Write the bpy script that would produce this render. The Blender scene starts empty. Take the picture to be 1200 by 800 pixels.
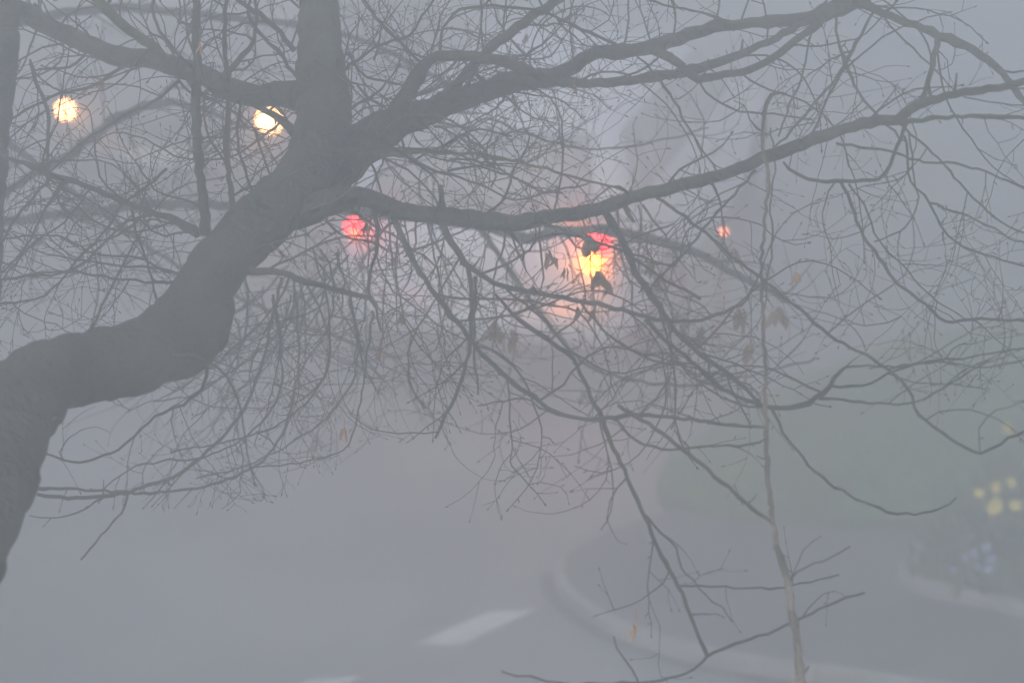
import bpy, bmesh, math, random
from mathutils import Vector, Matrix
from math import radians as R, sin, cos, pi
random.seed(11)
S = bpy.context.scene
col = S.collection

# ------------------------------------------------------------------ camera
H, PITCH, FPX = 5.75, R(20), 3500.0
DS = .87          # tree distances are noted in units of this
CAM = Vector((0, 0, H))
FW = Vector((0, cos(PITCH), -sin(PITCH)))
UP = Vector((0, sin(PITCH), cos(PITCH)))
RT = Vector((1, 0, 0))
cd = bpy.data.cameras.new('camera')
cam = bpy.data.objects.new('camera', cd); col.objects.link(cam)
cam.location = CAM; cam.rotation_euler = (R(90) - PITCH, 0, 0)
cd.sensor_width = 36; cd.lens = FPX / 1200 * 36
cd.clip_start = 0.1; cd.clip_end = 2000
cd.dof.use_dof = True; cd.dof.focus_distance = 6.45; cd.dof.aperture_fstop = 3.6
S.camera = cam

# ------------------------------------------------------------------ sky, sun, exposure
SUN_EL, SUN_ROT = R(14), R(200)
w = bpy.data.worlds.new('World'); S.world = w; w.use_nodes = True
nt = w.node_tree; nt.nodes.clear()
out = nt.nodes.new('ShaderNodeOutputWorld'); bg = nt.nodes.new('ShaderNodeBackground')
sky = nt.nodes.new('ShaderNodeTexSky'); sky.sky_type = 'NISHITA'; sky.sun_disc = False
sky.sun_elevation = SUN_EL; sky.sun_rotation = SUN_ROT
sky.air_density = 1.0; sky.dust_density = 4.0; sky.ozone_density = 1.0
hs = nt.nodes.new('ShaderNodeHueSaturation'); hs.inputs['Saturation'].default_value = 0.35
nt.links.new(sky.outputs[0], hs.inputs['Color']); nt.links.new(hs.outputs[0], bg.inputs[0])
bg.inputs[1].default_value = 0.15
nt.links.new(bg.outputs[0], out.inputs[0])
sd = bpy.data.lights.new('sun', 'SUN'); sd.energy = 0.6; sd.angle = R(25); sd.color = (1, .95, .88)
so = bpy.data.objects.new('sun', sd); col.objects.link(so)
so.rotation_euler = (R(90) - SUN_EL, 0, pi - SUN_ROT)
S.view_settings.view_transform = 'Standard'; S.view_settings.look = 'None'
S.view_settings.gamma = 1; S.view_settings.use_curve_mapping = False
S.view_settings.exposure = 1.41
S.cycles.volume_bounces = 4
S.cycles.max_bounces = 8

# ------------------------------------------------------------------ materials
def mat(name, c, rough=.8, metal=0, noise=None, scale=8, bump=0, bscale=30, spec=.5, coat=0, detail=6):
    m = bpy.data.materials.new(name); m.use_nodes = True
    n = m.node_tree.nodes; l = m.node_tree.links; b = n['Principled BSDF']
    b.inputs['Base Color'].default_value = (*c, 1); b.inputs['Roughness'].default_value = rough
    b.inputs['Metallic'].default_value = metal; b.inputs['Specular IOR Level'].default_value = spec
    b.inputs['Coat Weight'].default_value = coat
    tc = n.new('ShaderNodeTexCoord')
    if noise:
        t = n.new('ShaderNodeTexNoise'); t.inputs['Scale'].default_value = scale; t.inputs['Detail'].default_value = detail
        r = n.new('ShaderNodeValToRGB'); l.new(tc.outputs['Object'], t.inputs['Vector']); l.new(t.outputs[0], r.inputs[0])
        e = r.color_ramp.elements; e[0].position = .32; e[1].position = .68
        e[0].color = (*c, 1); e[1].color = (*noise, 1); l.new(r.outputs[0], b.inputs['Base Color'])
    if bump:
        t2 = n.new('ShaderNodeTexNoise'); t2.inputs['Scale'].default_value = bscale; t2.inputs['Detail'].default_value = 8
        l.new(tc.outputs['Object'], t2.inputs['Vector'])
        bp = n.new('ShaderNodeBump'); bp.inputs['Strength'].default_value = bump; bp.inputs['Distance'].default_value = .04
        l.new(t2.outputs[0], bp.inputs['Height']); l.new(bp.outputs[0], b.inputs['Normal'])
    return m
def emit(name, c, s):
    m = bpy.data.materials.new(name); m.use_nodes = True
    b = m.node_tree.nodes['Principled BSDF']
    b.inputs['Base Color'].default_value = (.2, .2, .2, 1)
    b.inputs['Emission Color'].default_value = (*c, 1); b.inputs['Emission Strength'].default_value = s
    return m
M = dict(
    bark=mat('bark', (.012, .012, .012), .9, noise=(.052, .054, .042), scale=7, bump=1, bscale=22, detail=10),
    twig=mat('twig_bark', (.030, .024, .022), .85, noise=(.055, .045, .040), scale=20),
    moss=mat('mossy_bark', (.03, .032, .02), .95, noise=(.085, .10, .035), scale=7, bump=.8, bscale=40),
    pale=mat('pale_bark', (.04, .034, .028), .85, noise=(.21, .18, .15), scale=11, bump=.6, bscale=60),
    stem=mat('stem_bark', (.035, .03, .026), .85, noise=(.14, .115, .09), scale=9, bump=.6, bscale=60),
    leaf=mat('dry_leaf', (.10, .060, .035), .85, noise=(.20, .12, .06), scale=30),
    leafw=mat('dry_leaf_warm', (.26, .15, .08), .8, noise=(.38, .23, .13), scale=30),
    asphalt=mat('asphalt', (.17, .178, .19), .5, noise=(.27, .285, .30), scale=1.1, bump=.25, bscale=90),
    walk=mat('pavement_asphalt', (.08, .083, .09), .7, noise=(.13, .134, .145), scale=1.4, bump=.3, bscale=90),
    kerb=mat('kerb_stone', (.24, .245, .24), .8, noise=(.33, .335, .33), scale=6, bump=.3, bscale=50),
    paint=mat('road_paint', (.48, .49, .49), .6, noise=(.66, .67, .67), scale=9, bump=.15),
    soil=mat('soil', (.035, .028, .022), .95, noise=(.065, .05, .04), scale=10, bump=1, bscale=25),
    turf=mat('turf', (.06, .11, .035), .95, noise=(.10, .16, .05), scale=5, bump=1, bscale=40),
    grass=mat('grass_blade', (.11, .21, .07), .8, noise=(.17, .30, .10), scale=3),
    green=mat('flower_leaf', (.04, .08, .03), .6, noise=(.07, .12, .04), scale=10),
    yellow=mat('yellow_petal', (.78, .60, .07), .6, noise=(.86, .70, .14), scale=20),
    purple=mat('lilac_petal', (.24, .24, .46), .6, noise=(.32, .32, .56), scale=20),
    silver=mat('silver_paint', (.66, .71, .78), .45, .1, noise=(.70, .75, .82), scale=1, coat=.1),
    grey=mat('grey_paint', (.16, .17, .19), .55, .1, noise=(.18, .19, .21), scale=1, coat=.05),
    plastic=mat('black_plastic', (.03, .03, .032), .6, noise=(.04, .04, .042), scale=4),
    rubber=mat('rubber', (.02, .02, .02), .9, noise=(.03, .03, .03), scale=6),
    alloy=mat('alloy', (.45, .46, .48), .35, .8, noise=(.5, .5, .52), scale=5),
    glass=mat('car_glass', (.26, .28, .30), .25, noise=(.30, .32, .34), scale=1, spec=.8),  # pale base colour stands in for fog reflected in the windows
    plate=mat('plate', (.70, .70, .66), .5, noise=(.75, .75, .7), scale=4),
    post=mat('post_paint', (.10, .10, .11), .6, noise=(.14, .14, .15), scale=5),
    red=emit('red_lamp', (1, .004, .010), 10), dimamber=emit('dim_amber', (1, .06, .008), 16),
    amber=emit('amber_lamp', (1, .25, .008), 44), white=emit('headlamp', (1, .40, .13), 16),
    small=emit('small_amber', (1, .24, .09), 5), redl=emit('red_lamp_tall', (1, .006, .012), 12),
    lens=mat('clear_lens', (.5, .5, .5), .1, noise=(.6, .6, .6), scale=3),
    redoff=mat('red_lens', (.25, .02, .02), .2, noise=(.3, .03, .03), scale=3),
)

# ------------------------------------------------------------------ helpers
def mesh(name, v, f, m, parent=None, smooth=True):
    me = bpy.data.meshes.new(name); me.from_pydata([tuple(p) for p in v], [], f); me.update()
    if smooth: me.polygons.foreach_set('use_smooth', [True] * len(me.polygons))
    for x in (m if isinstance(m, list) else [m]): me.materials.append(x)
    o = bpy.data.objects.new(name, me); col.objects.link(o)
    if parent: o.parent = parent
    return o
def from_bm(name, bm, m, parent=None, smooth=False):
    me = bpy.data.meshes.new(name); bm.to_mesh(me); bm.free()
    if smooth: me.polygons.foreach_set('use_smooth', [True] * len(me.polygons))
    me.materials.append(m); o = bpy.data.objects.new(name, me); col.objects.link(o)
    if parent: o.parent = parent
    return o
def empty(name, loc=(0, 0, 0), rz=0):
    o = bpy.data.objects.new(name, None); o.location = loc; o.rotation_euler = (0, 0, rz)
    o.empty_display_size = .2; col.objects.link(o); return o
def tag(o, label=None, cat=None, group=None, kind=None):
    for k, x in (('label', label), ('category', cat), ('group', group), ('kind', kind)):
        if x: o[k] = x
    return o
def P(x, y, d):                 # the place d metres ahead of the viewpoint on that line of sight
    return CAM + (FW + RT * ((x - 600) / FPX) + UP * ((400 - y) / FPX)) * d
def G(x, y, z=0):               # the place at height z on that line of sight
    d = FW + RT * ((x - 600) / FPX) + UP * ((400 - y) / FPX)
    return CAM + d * ((z - H) / d.z)
def pix(p):
    q = p - CAM; d = q.dot(FW)
    return 600 + q.x / d * FPX, 400 - q.dot(UP) / d * FPX, d
def box(bm, c, s, bev=0, rot=None):
    r = bmesh.ops.create_cube(bm, size=1, matrix=Matrix.Translation(c) @ (rot or Matrix()) @ Matrix.Diagonal((*s, 1)))
    if bev:
        es = list({e for v in r['verts'] for e in v.link_edges})
        bmesh.ops.bevel(bm, geom=es, offset=bev, segments=2, affect='EDGES')
def tube(V, F, pts, rad, n=6, rough=0, cap=True):
    """a tapering tube along pts, added to V and F"""
    t0 = (pts[1] - pts[0]).normalized()
    a = t0.orthogonal().normalized(); base = len(V); N = len(pts)
    ph = random.random() * 10
    for i, p in enumerate(pts):
        t = (pts[min(i + 1, N - 1)] - pts[max(i - 1, 0)]).normalized()
        a = (a - t * a.dot(t)).normalized(); b = t.cross(a)
        for k in range(n):
            th = 2 * pi * k / n; r = rad[i]
            if rough:
                r *= 1 + rough * (.5 * sin(3 * th + ph + i * .35) + .35 * sin(7 * th + i * .8 + ph) + random.uniform(-.45, .45) + .4 * sin(i * 1.3 + th * 2))
            V.append(p + (a * cos(th) + b * sin(th)) * r)
        if i:
            o = base + (i - 1) * n
            for k in range(n):
                k2 = (k + 1) % n
                F.append((o + k, o + k2, o + n + k2, o + n + k))
    if cap:
        V.append(pts[-1] + (pts[-1] - pts[-2]).normalized() * rad[-1] * .6); e = len(V) - 1; o = base + (N - 1) * n
        for k in range(n): F.append((o + k, o + (k + 1) % n, e))
def spline(pts, step):
    """Catmull-Rom through tuples, roughly one sample each `step`"""
    out = []; n = len(pts)
    for i in range(n - 1):
        p0, p1, p2, p3 = pts[max(i - 1, 0)], pts[i], pts[i + 1], pts[min(i + 2, n - 1)]
        k = max(1, int(math.hypot(p2[0] - p1[0], p2[1] - p1[1]) / step))
        for j in range(k):
            t = j / k
            out.append(tuple(.5 * (2 * b + (c - a) * t + (2 * a - 5 * b + 4 * c - d) * t * t + (3 * b - a - 3 * c + d) * t ** 3)
                             for a, b, c, d in zip(p0, p1, p2, p3)))
    out.append(tuple(pts[-1])); return out

# ------------------------------------------------------------------ ground, road, pavement
tag(mesh('ground', [(-200, -60, -.02), (200, -60, -.02), (200, 340, -.02), (-200, 340, -.02)], [(0, 1, 2, 3)], M['turf']), kind='structure')
tag(mesh('road', [(-60, 5.5, 0), (60, 5.5, 0), (60, 60, 0), (-60, 60, 0)], [(0, 1, 2, 3)], M['asphalt']), kind='structure')

road = bpy.data.objects['road']
kerb_px = [(835, 604), (760, 622), (690, 650), (657, 678), (668, 706), (712, 738), (770, 762), (850, 782), (950, 797), (1060, 812), (1200, 836)]
edge = [G(x, y) for x, y in kerb_px]
edge = [Vector((p[0], p[1], 0)) for p in spline([tuple(p) for p in edge], .045)]
KS = min(range(len(edge)), key=lambda i: (edge[i] - Vector((*G(662, 672).xy, 0))).length)
edge += [Vector((edge[-1].x + 1.2, edge[-1].y - .25, 0)), Vector((edge[-1].x + 8, edge[-1].y - 1.2, 0))]
far_line = [G(835, 604), G(1000, 613), G(1120, 612), G(1210, 610), G(1500, 606)]
far_line = [Vector((p.x, p.y, 0)) for p in far_line]
PZ = .075
poly = [p.copy() for p in edge] + [Vector((9, far_line[-1].y, 0))] + far_line[::-1][:-1]
bm = bmesh.new(); vs = [bm.verts.new((p.x, p.y, PZ)) for p in poly]
bm.faces.new(vs)
r = bmesh.ops.extrude_face_region(bm, geom=bm.faces[:])
bmesh.ops.translate(bm, verts=[g for g in r['geom'] if isinstance(g, bmesh.types.BMVert)], vec=(0, 0, -PZ - .01))
bmesh.ops.recalc_face_normals(bm, faces=bm.faces[:])
pav = tag(from_bm('pavement', bm, M['walk']), kind='structure')

def kerb_run(pts, w, h, seg, parent, closed=False, z0=0.0):
    """separate kerb stones with open joints along pts"""
    L = [0]
    for a, b in zip(pts, pts[1:]): L.append(L[-1] + (b - a).length)
    def at(s):
        for i in range(len(pts) - 1):
            if s <= L[i + 1]:
                t = (s - L[i]) / max(1e-6, L[i + 1] - L[i]); return pts[i].lerp(pts[i + 1], t)
        return pts[-1].copy()
    n = max(1, int(L[-1] / seg))
    for k in range(min(n, 40)):
        s0, s1 = k * seg + .004, (k + 1) * seg - .004
        m = 5; V = []; F = []
        jz = random.uniform(-.003, .003)
        for i in range(m):
            s = s0 + (s1 - s0) * i / (m - 1); p = at(s); t = (at(min(s + .02, L[-1])) - at(max(s - .02, 0))).normalized()
            nrm = Vector((-t.y, t.x, 0))
            sec = [(-w / 2, z0 - .02), (-w / 2, h - .02), (-w / 2 + .02, h), (w / 2 - .012, h), (w / 2, h - .012), (w / 2, z0 - .02)]
            for q, z in sec: V.append(p + nrm * q + Vector((0, 0, z + jz)))
        for i in range(m - 1):
            for k2 in range(6):
                a = i * 6 + k2; b = i * 6 + (k2 + 1) % 6
                F.append((a, a + 6, b + 6, b))
        F.append(tuple(range(6))); F.append(tuple(range((m - 1) * 6, m * 6))[::-1])
        mesh('kerb_stone', V, F, M['kerb'], parent, smooth=False)
kerb_run(edge[KS:], .052, PZ + .008, .42, pav)
V = []; ge = edge[KS:]
for i, p in enumerate(ge):
    t = (ge[min(i + 1, len(ge) - 1)] - ge[max(i - 1, 0)]).normalized(); nn = Vector((t.y, -t.x, 0))
    V += [p + Vector((0, 0, .004)), p + nn * .09 + Vector((0, 0, .004))]
mesh('gutter', V, [(2 * i, 2 * i + 1, 2 * i + 3, 2 * i + 2) for i in range(len(ge) - 1)], M['walk'], road, smooth=False)

# dashed guide line
def dash(c, L=0.50):
    return c
mk = [(485, 755), (542, 757), (632, 713), (572, 717)]
q = [G(x, y) for x, y in mk]
step = (q[2] + q[3]) / 2 - (q[0] + q[1]) / 2
gap = step * 1.88
for k in (-2, -1, 0):
    V = []; base = gap * k + (Vector((-.13, 0, 0)) if k == -1 else Vector((0, 0, 0)))
    n = 10
    for i in range(n + 1):
        t = i / n
        a = q[0].lerp(q[3], t) + base; b = q[1].lerp(q[2], t) + base
        ja, jb = random.uniform(-.006, .006), random.uniform(-.006, .006)
        V += [Vector((a.x + ja, a.y, .004)), Vector((b.x + jb, b.y, .004))]
    mesh('road_marking', V, [(2 * i, 2 * i + 1, 2 * i + 3, 2 * i + 2) for i in range(n)], M['paint'], road, smooth=False)

# lawn behind the pavement
lawn_px = [(835, 598), (790, 585), (770, 560), (790, 535), (840, 500), (930, 450), (1060, 400), (1500, 330), (1500, 604), (1210, 608), (1120, 610), (1000, 611)]
lp = [G(x, y, .12) for x, y in lawn_px]
bm = bmesh.new(); vs = [bm.verts.new((p.x, p.y, .125)) for p in lp]; bm.faces.new(vs)
r = bmesh.ops.extrude_face_region(bm, geom=bm.faces[:])
bmesh.ops.translate(bm, verts=[g for g in r['geom'] if isinstance(g, bmesh.types.BMVert)], vec=(0, 0, -.13))
bmesh.ops.recalc_face_normals(bm, faces=bm.faces[:])
lawn = tag(from_bm('lawn', bm, M['turf']), kind='structure')
def inside(p, poly):
    c = False; n = len(poly)
    for i in range(n):
        a, b = poly[i], poly[i - 1]
        if (a.y > p.y) != (b.y > p.y) and p.x < (b.x - a.x) * (p.y - a.y) / (b.y - a.y) + a.x: c = not c
    return c
def blades(name, poly, n, h, m, z, label, cat, w=.006):
    V = []; F = []; x0 = min(p.x for p in poly); x1 = max(p.x for p in poly); y0 = min(p.y for p in poly); y1 = max(p.y for p in poly)
    k = 0
    while k < n:
        p = Vector((random.uniform(x0, min(x1, 5)), random.uniform(y0, y1), z))
        if not inside(p, poly): continue
        k += 1; a = random.random() * 6.28; hh = h * random.uniform(.5, 1.2)
        d = Vector((cos(a), sin(a), 0)) * w; l = Vector((random.uniform(-.5, .5), random.uniform(-.5, .5), 1)) * hh
        i = len(V); V += [p - d, p + d, p + l * .6 + d * .6, p + l + Vector((l.x * .4, l.y * .4, 0))]; F += [(i, i + 1, i + 2), (i, i + 2, i + 3)]
    o = mesh(name, V, F, m); return tag(o, label, cat, kind='stuff')
blades('lawn_grass', lp, 30000, .06, M['grass'], .12, 'short green grass growing on the lawn beyond the pavement', 'grass', .008)

# flower bed
bed_px = [(1122, 606), (1090, 640), (1066, 664), (1058, 684), (1078, 692), (1120, 701), (1200, 719), (1330, 748)]
be = [Vector((p.x, p.y, 0)) for p in (G(x, y, PZ) for x, y in bed_px)]
bes = []
for a_, b_ in zip(be, be[1:]):
    bes += [a_.lerp(b_, t / 6) for t in range(6)]
bes.append(be[-1])
bpoly = bes + [Vector((be[-1].x + 2.5, be[-1].y, 0)), Vector((be[-1].x + 2.5, be[0].y + .9, 0)), Vector((be[0].x + 0.5, be[0].y + .9, 0))]
bm = bmesh.new(); vs = [bm.verts.new((p.x, p.y, PZ + .04)) for p in bpoly]; bm.faces.new(vs)
r = bmesh.ops.extrude_face_region(bm, geom=bm.faces[:])
bmesh.ops.translate(bm, verts=[g for g in r['geom'] if isinstance(g, bmesh.types.BMVert)], vec=(0, 0, -.045))
bmesh.ops.recalc_face_normals(bm, faces=bm.faces[:])
bed = tag(from_bm('flower_bed', bm, M['soil']), kind='structure')
kerb_run(bes, .075, PZ + .06, .45, bed, z0=PZ)
blades('bedding_foliage', bpoly, 9000, .13, M['green'], PZ + .03, 'dark green leafy ground cover filling the kerbed flower bed', 'foliage', .012)

def flower(loc, m, h, r, label, group, name):
    o = empty(name, loc, random.random() * 6.28); tag(o, label, 'flower', group)
    V = []; F = []; lean = Vector((random.uniform(-.03, .03), random.uniform(-.03, .03), h))
    tube(V, F, [Vector((0, 0, 0)), lean * .5 + Vector((.01, 0, 0)), lean], [.004, .0035, .003], 5)
    mesh('stem', V, F, M['green'], o)
    TL = Matrix.Rotation(-o.rotation_euler.z, 3, 'Z') @ Matrix.Rotation(random.uniform(-.7, .7), 3, 'Z') @ Matrix.Rotation(random.uniform(.7, 1.2), 3, 'X')
    V = []; F = []
    for k in range(6):
        a = k * pi / 3 + .2; d = Vector((cos(a), sin(a), 0)); s = Vector((-sin(a), cos(a), 0)); i = len(V)
        d = TL @ d; s = TL @ s; zz = TL @ Vector((0, 0, r))
        V += [lean, lean + d * r * .6 + s * r * .5 + zz * .3, lean + d * r * 1.05 + zz * .35, lean + d * r * .6 - s * r * .5 + zz * .3, lean + d * r * .55 + zz * .15]
        F += [(i, i + 1, i + 4), (i + 1, i + 2, i + 4), (i + 2, i + 3, i + 4), (i + 3, i, i + 4)]
    mesh('petals', V, F, m, o)
    V = []; F = []
    for k in range(4):
        a = k * 1.6 + random.random(); d = Vector((cos(a), sin(a), 0)); s = Vector((-sin(a), cos(a), 0)) * .011; i = len(V)
        V += [s, -s, d * .035 + Vector((0, 0, h * .5)) - s, d * .035 + Vector((0, 0, h * .5)) + s, d * .09 + Vector((0, 0, h * .72))]
        F += [(i, i + 1, i + 2, i + 3), (i + 3, i + 2, i + 4)]
    mesh('leaf', V, F, M['green'], o)
zb = PZ + .04
yl = [(1157, 570, 'uppermost left yellow flower of the cluster in the kerbed bed'), (1187, 566, 'yellow flower at the upper right of the cluster in the bed'),
      (1171, 591, 'largest, lowest yellow flower in the middle of the bed cluster'), (1151, 581, 'leftmost yellow flower of the cluster, low over the bed edge'),
      (1191, 594, 'yellow flower lowest on the right side of the bed cluster'), (1184, 508, 'lone yellow flower higher up, beyond the cluster on the bed'),
      (1165, 597, 'small yellow flower tucked under the largest one')]
for x, y, lb in yl:
    hh = .24; p = G(x, y, zb + hh)
    flower((p.x, p.y, zb if y > 540 else .12), M['yellow'], hh if y > 540 else .26, random.uniform(.024, .036) if y != 591 else .042, lb, 'yellow flowers in the bed', 'yellow_flower')
pl = [(1122, 671, 'pale lilac flower nearest the bed corner'), (1150, 664, 'lilac flower second from the bed corner, low in the foliage'),
      (1143, 651, 'lilac flower at the top left of the lilac patch'), (1160, 643, 'topmost lilac flower of the patch'),
      (1170, 657, 'lilac flower at the right end of the lilac patch'), (1129, 659, 'lilac flower on the left slope of the patch'),
      (1154, 667, 'lowest lilac flower in the middle of the patch')]
for x, y, lb in pl:
    p = G(x, y, zb + .13); flower((p.x, p.y, zb), M['purple'], .14, random.uniform(.016, .026), lb, 'lilac flowers in the bed', 'lilac_flower')

# ------------------------------------------------------------------ cars
def car(name, paint, kind):
    root = empty(name)
    # lower body: stations (y, half width, bottom z, top z)
    st = [(-2.08, .62, .42, .70), (-2.06, .74, .34, .84), (-1.98, .82, .27, .95), (-1.75, .865, .22, .99), (-1.3, .875, .20, .985), (-.6, .88, .20, .965), (.2, .88, .20, .95), (.75, .875, .20, .95),
          (1.2, .87, .20, .93), (1.6, .85, .22, .86), (1.9, .80, .25, .76), (2.05, .70, .30, .66), (2.1, .56, .38, .56)]
    V = []; F = []; n = 20
    for y, w, z0, z1 in st:
        for k in range(n):
            a = 2 * pi * k / n; ca, sa = cos(a), sin(a); e = .42
            x = w * abs(ca) ** e * (1 if ca >= 0 else -1); zz = (z0 + z1) / 2 + (z1 - z0) / 2 * abs(sa) ** e * (1 if sa >= 0 else -1)
            V.append(Vector((x * (1 - .05 * max(0, (zz - .7))), y, zz)))
    for i in range(len(st) - 1):
        for k in range(n): F.append((i * n + k, i * n + (k + 1) % n, (i + 1) * n + (k + 1) % n, (i + 1) * n + k))
    F.append(tuple(range(n))[::-1]); F.append(tuple(range((len(st) - 1) * n, len(st) * n)))
    body = mesh('body', V, F, paint, root)
    md = body.modifiers.new('s', 'SUBSURF'); md.levels = md.render_levels = 1
    # cabin
    cs = [(-2.00, .74, .60, .90, .98), (-1.86, .76, .62, .90, 1.16), (-1.66, .77, .62, .9, 1.38), (-1.35, .78, .60, .9, 1.455), (-.6, .79, .60, .9, 1.49), (.1, .79, .59, .9, 1.46), (.42, .78, .59, .9, 1.38), (.8, .77, .60, .9, 1.14), (1.08, .75, .62, .9, .94)]
    V = []; F = []
    for y, wb, wt, zb_, zt in cs:
        wt2 = wb + (wt - wb) * (zt - .95) / .5
        for s in (-1, 1):
            pts = [(wb, zb_), (wb - .005, .98 if zt > .99 else zt - .01), (wt2 + .02, zt - .09 if zt > 1.1 else zt - .005), (wt2 - .06, zt - .01), (wt2 * .5, zt + .012)]
            for x, z in (pts if s == -1 else pts[::-1]): V.append(Vector((x * s, y, z)))
    # order: left reversed first then right gives an arch
    n2 = 10
    for i in range(len(cs) - 1):
        for k in range(n2 - 1): F.append((i * n2 + k, i * n2 + k + 1, (i + 1) * n2 + k + 1, (i + 1) * n2 + k))
    F.append(tuple(range(n2))); F.append(tuple(range((len(cs) - 1) * n2, len(cs) * n2))[::-1])
    roof = mesh('roof', V, F, paint, root)
    def panel(nm, pts, m, off, par=root, th=.012):
        """a thin slab following four corner points, pushed out by off"""
        a, b, c, d = [Vector(p) for p in pts]; nn = (b - a).cross(d - a).normalized(); V = []; F = []
        N = 6
        for j in range(N + 1):
            for i in range(N + 1):
                u, v = i / N, j / N; p = a.lerp(b, u).lerp(d.lerp(c, u), v)
                V.append(p + nn * (off + .02 * sin(pi * u) * sin(pi * v)))
        for j in range(N):
            for i in range(N): k = j * (N + 1) + i; F.append((k, k + 1, k + N + 2, k + N + 1))
        o = mesh(nm, V, F, m, par); q_ = o.modifiers.new('t', 'SOLIDIFY'); q_.thickness = th; return o
    panel('rear_window', [(-.62, -1.97, 1.02), (.62, -1.97, 1.02), (.52, -1.69, 1.36), (-.52, -1.69, 1.36)], M['glass'], .02)
    panel('windscreen', [(.66, 1.02, 1.0), (-.66, 1.02, 1.0), (-.56, .45, 1.36), (.56, .45, 1.36)], M['glass'], .03)
    for s in (-1, 1):
        for (y0, y1, y2, y3) in ((-1.72, -1.24, -1.2, -1.5), (-1.16, -.3, -.3, -1.12), (-.22, .78, .38, -.22)):
            pts = [(s * .775, y0, 1.0), (s * .775, y1, 1.0), (s * .645, y2, 1.35), (s * .645, y3, 1.35)]
            if s < 0: pts = [pts[1], pts[0], pts[3], pts[2]]
            panel('side_window', pts, M['glass'], .006)
        for y in (-.26,):
            for yy in (-.2, .62 - 1.5):
                bm = bmesh.new(); box(bm, (s * .885, yy, .88), (.03, .17, .03), .008); from_bm('door_handle', bm, M['plastic'], root)
        bm = bmesh.new(); box(bm, (s * .93, .62, 1.02), (.16, .10, .12), .03); from_bm('wing_mirror', bm, paint, root)
        for y in (-1.32, 1.3):
            bm = bmesh.new()   # arch lip
            r0 = .355
            V = []; F = []
            for k in range(17):
                a = pi * k / 16; V += [Vector((s * .80, y + cos(a) * r0, .31 + sin(a) * r0)), Vector((s * .892, y + cos(a) * r0, .31 + sin(a) * r0)), Vector((s * .892, y + cos(a) * (r0 + .035), .31 + sin(a) * (r0 + .035)))]
            for k in range(16):
                i = k * 3; F += [(i, i + 1, i + 4, i + 3), (i + 1, i + 2, i + 5, i + 4)]
            bm.free(); mesh('wheel_arch', V, F, M['plastic'], root)
            wh = empty('wheel', (s * .80, y, .31)); wh.parent = root
            V = []; F = []; prof = [(-.10, .20), (-.10, .28), (-.08, .305), (-.02, .312), (.05, .312), (.09, .30), (.105, .27), (.105, .21), (.09, .20)]
            m_ = 28
            for k in range(m_):
                a = 2 * pi * k / m_
                for x, r_ in prof: V.append(Vector((s * x, cos(a) * r_, sin(a) * r_)))
            L = len(prof)
            for k in range(m_):
                for i in range(L - 1): a_ = k * L + i; b_ = ((k + 1) % m_) * L + i; F.append((a_, a_ + 1, b_ + 1, b_))
            mesh('tyre', V, F, M['rubber'], wh)
            bm = bmesh.new()
            bmesh.ops.create_cone(bm, cap_ends=True, segments=20, radius1=.055, radius2=.05, depth=.04, matrix=Matrix.Translation((s * .09, 0, 0)) @ Matrix.Rotation(pi / 2, 4, 'Y'))
            for k in range(6):
                a = k * pi / 3
                box(bm, (s * .085, cos(a) * .12, sin(a) * .12), (.025, .17, .045), .006, Matrix.Rotation(a, 4, 'X'))
            bmesh.ops.create_cone(bm, cap_ends=True, segments=28, radius1=.20, radius2=.20, depth=.02, matrix=Matrix.Translation((s * .03, 0, 0)) @ Matrix.Rotation(pi / 2, 4, 'Y'))
            from_bm('rim', bm, M['alloy'], wh)
    bm = bmesh.new(); box(bm, (0, -2.06, .43), (1.56, .16, .25), .06); from_bm('rear_bumper', bm, paint, root, True)
    bm = bmesh.new(); box(bm, (0, 2.08, .40), (1.45, .14, .24), .05); from_bm('front_bumper', bm, paint, root, True)
    bm = bmesh.new(); box(bm, (0, 2.125, .60), (.80, .05, .12), .015); from_bm('grille', bm, M['plastic'], root)
    bm = bmesh.new(); box(bm, (0, -2.115, .66), (.52, .02, .11), .004); from_bm('number_plate', bm, M['plate'], root)
    bm = bmesh.new(); box(bm, (0, 2.165, .42), (.52, .02, .11), .004); from_bm('number_plate', bm, M['plate'], root)
    bm = bmesh.new(); box(bm, (0, -2.0, 1.03), (.5, .02, .02), .004, Matrix.Rotation(.5, 4, 'Y')); from_bm('wiper', bm, M['plastic'], root)
    def lampm(nm, x, y, z, sx, sz, m, face, round_=True):
        bm = bmesh.new()
        if round_:
            bmesh.ops.create_uvsphere(bm, u_segments=16, v_segments=8, radius=1, matrix=Matrix.Translation((x, y, z)) @ Matrix.Diagonal((sx, .035, sz, 1)))
        else: box(bm, (x, y, z), (sx * 2, .05, sz * 2), .012)
        o = from_bm(nm, bm, m, root, True); return o
    rear_on = kind == 'away'; yb = -2.125
    if rear_on:
        lampm('tail_light', -.665, yb, .885, .052, .052, M['red'], -1)
        lampm('tail_light_core', -.652, yb - .03, .855, .022, .024, M['dimamber'], -1)
        lampm('tail_light', .672, yb, .915, .058, .062, M['redl'], -1, False)
        lampm('indicator', .640, yb - .012, .800, .046, .048, M['amber'], -1)
        for s in (-1, 1): lampm('headlight', s * .62, 2.08, .66, .10, .06, M['lens'], 1)
    else:
        for s in (-1, 1):
            lampm('tail_light', s * .67, yb, .86, .06, .08, M['redoff'], -1)
            lampm('headlight', s * .665, 2.115, .68, .082 if s < 0 else .066, .080 if s < 0 else .064, M['white'], 1)
    return root
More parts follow.
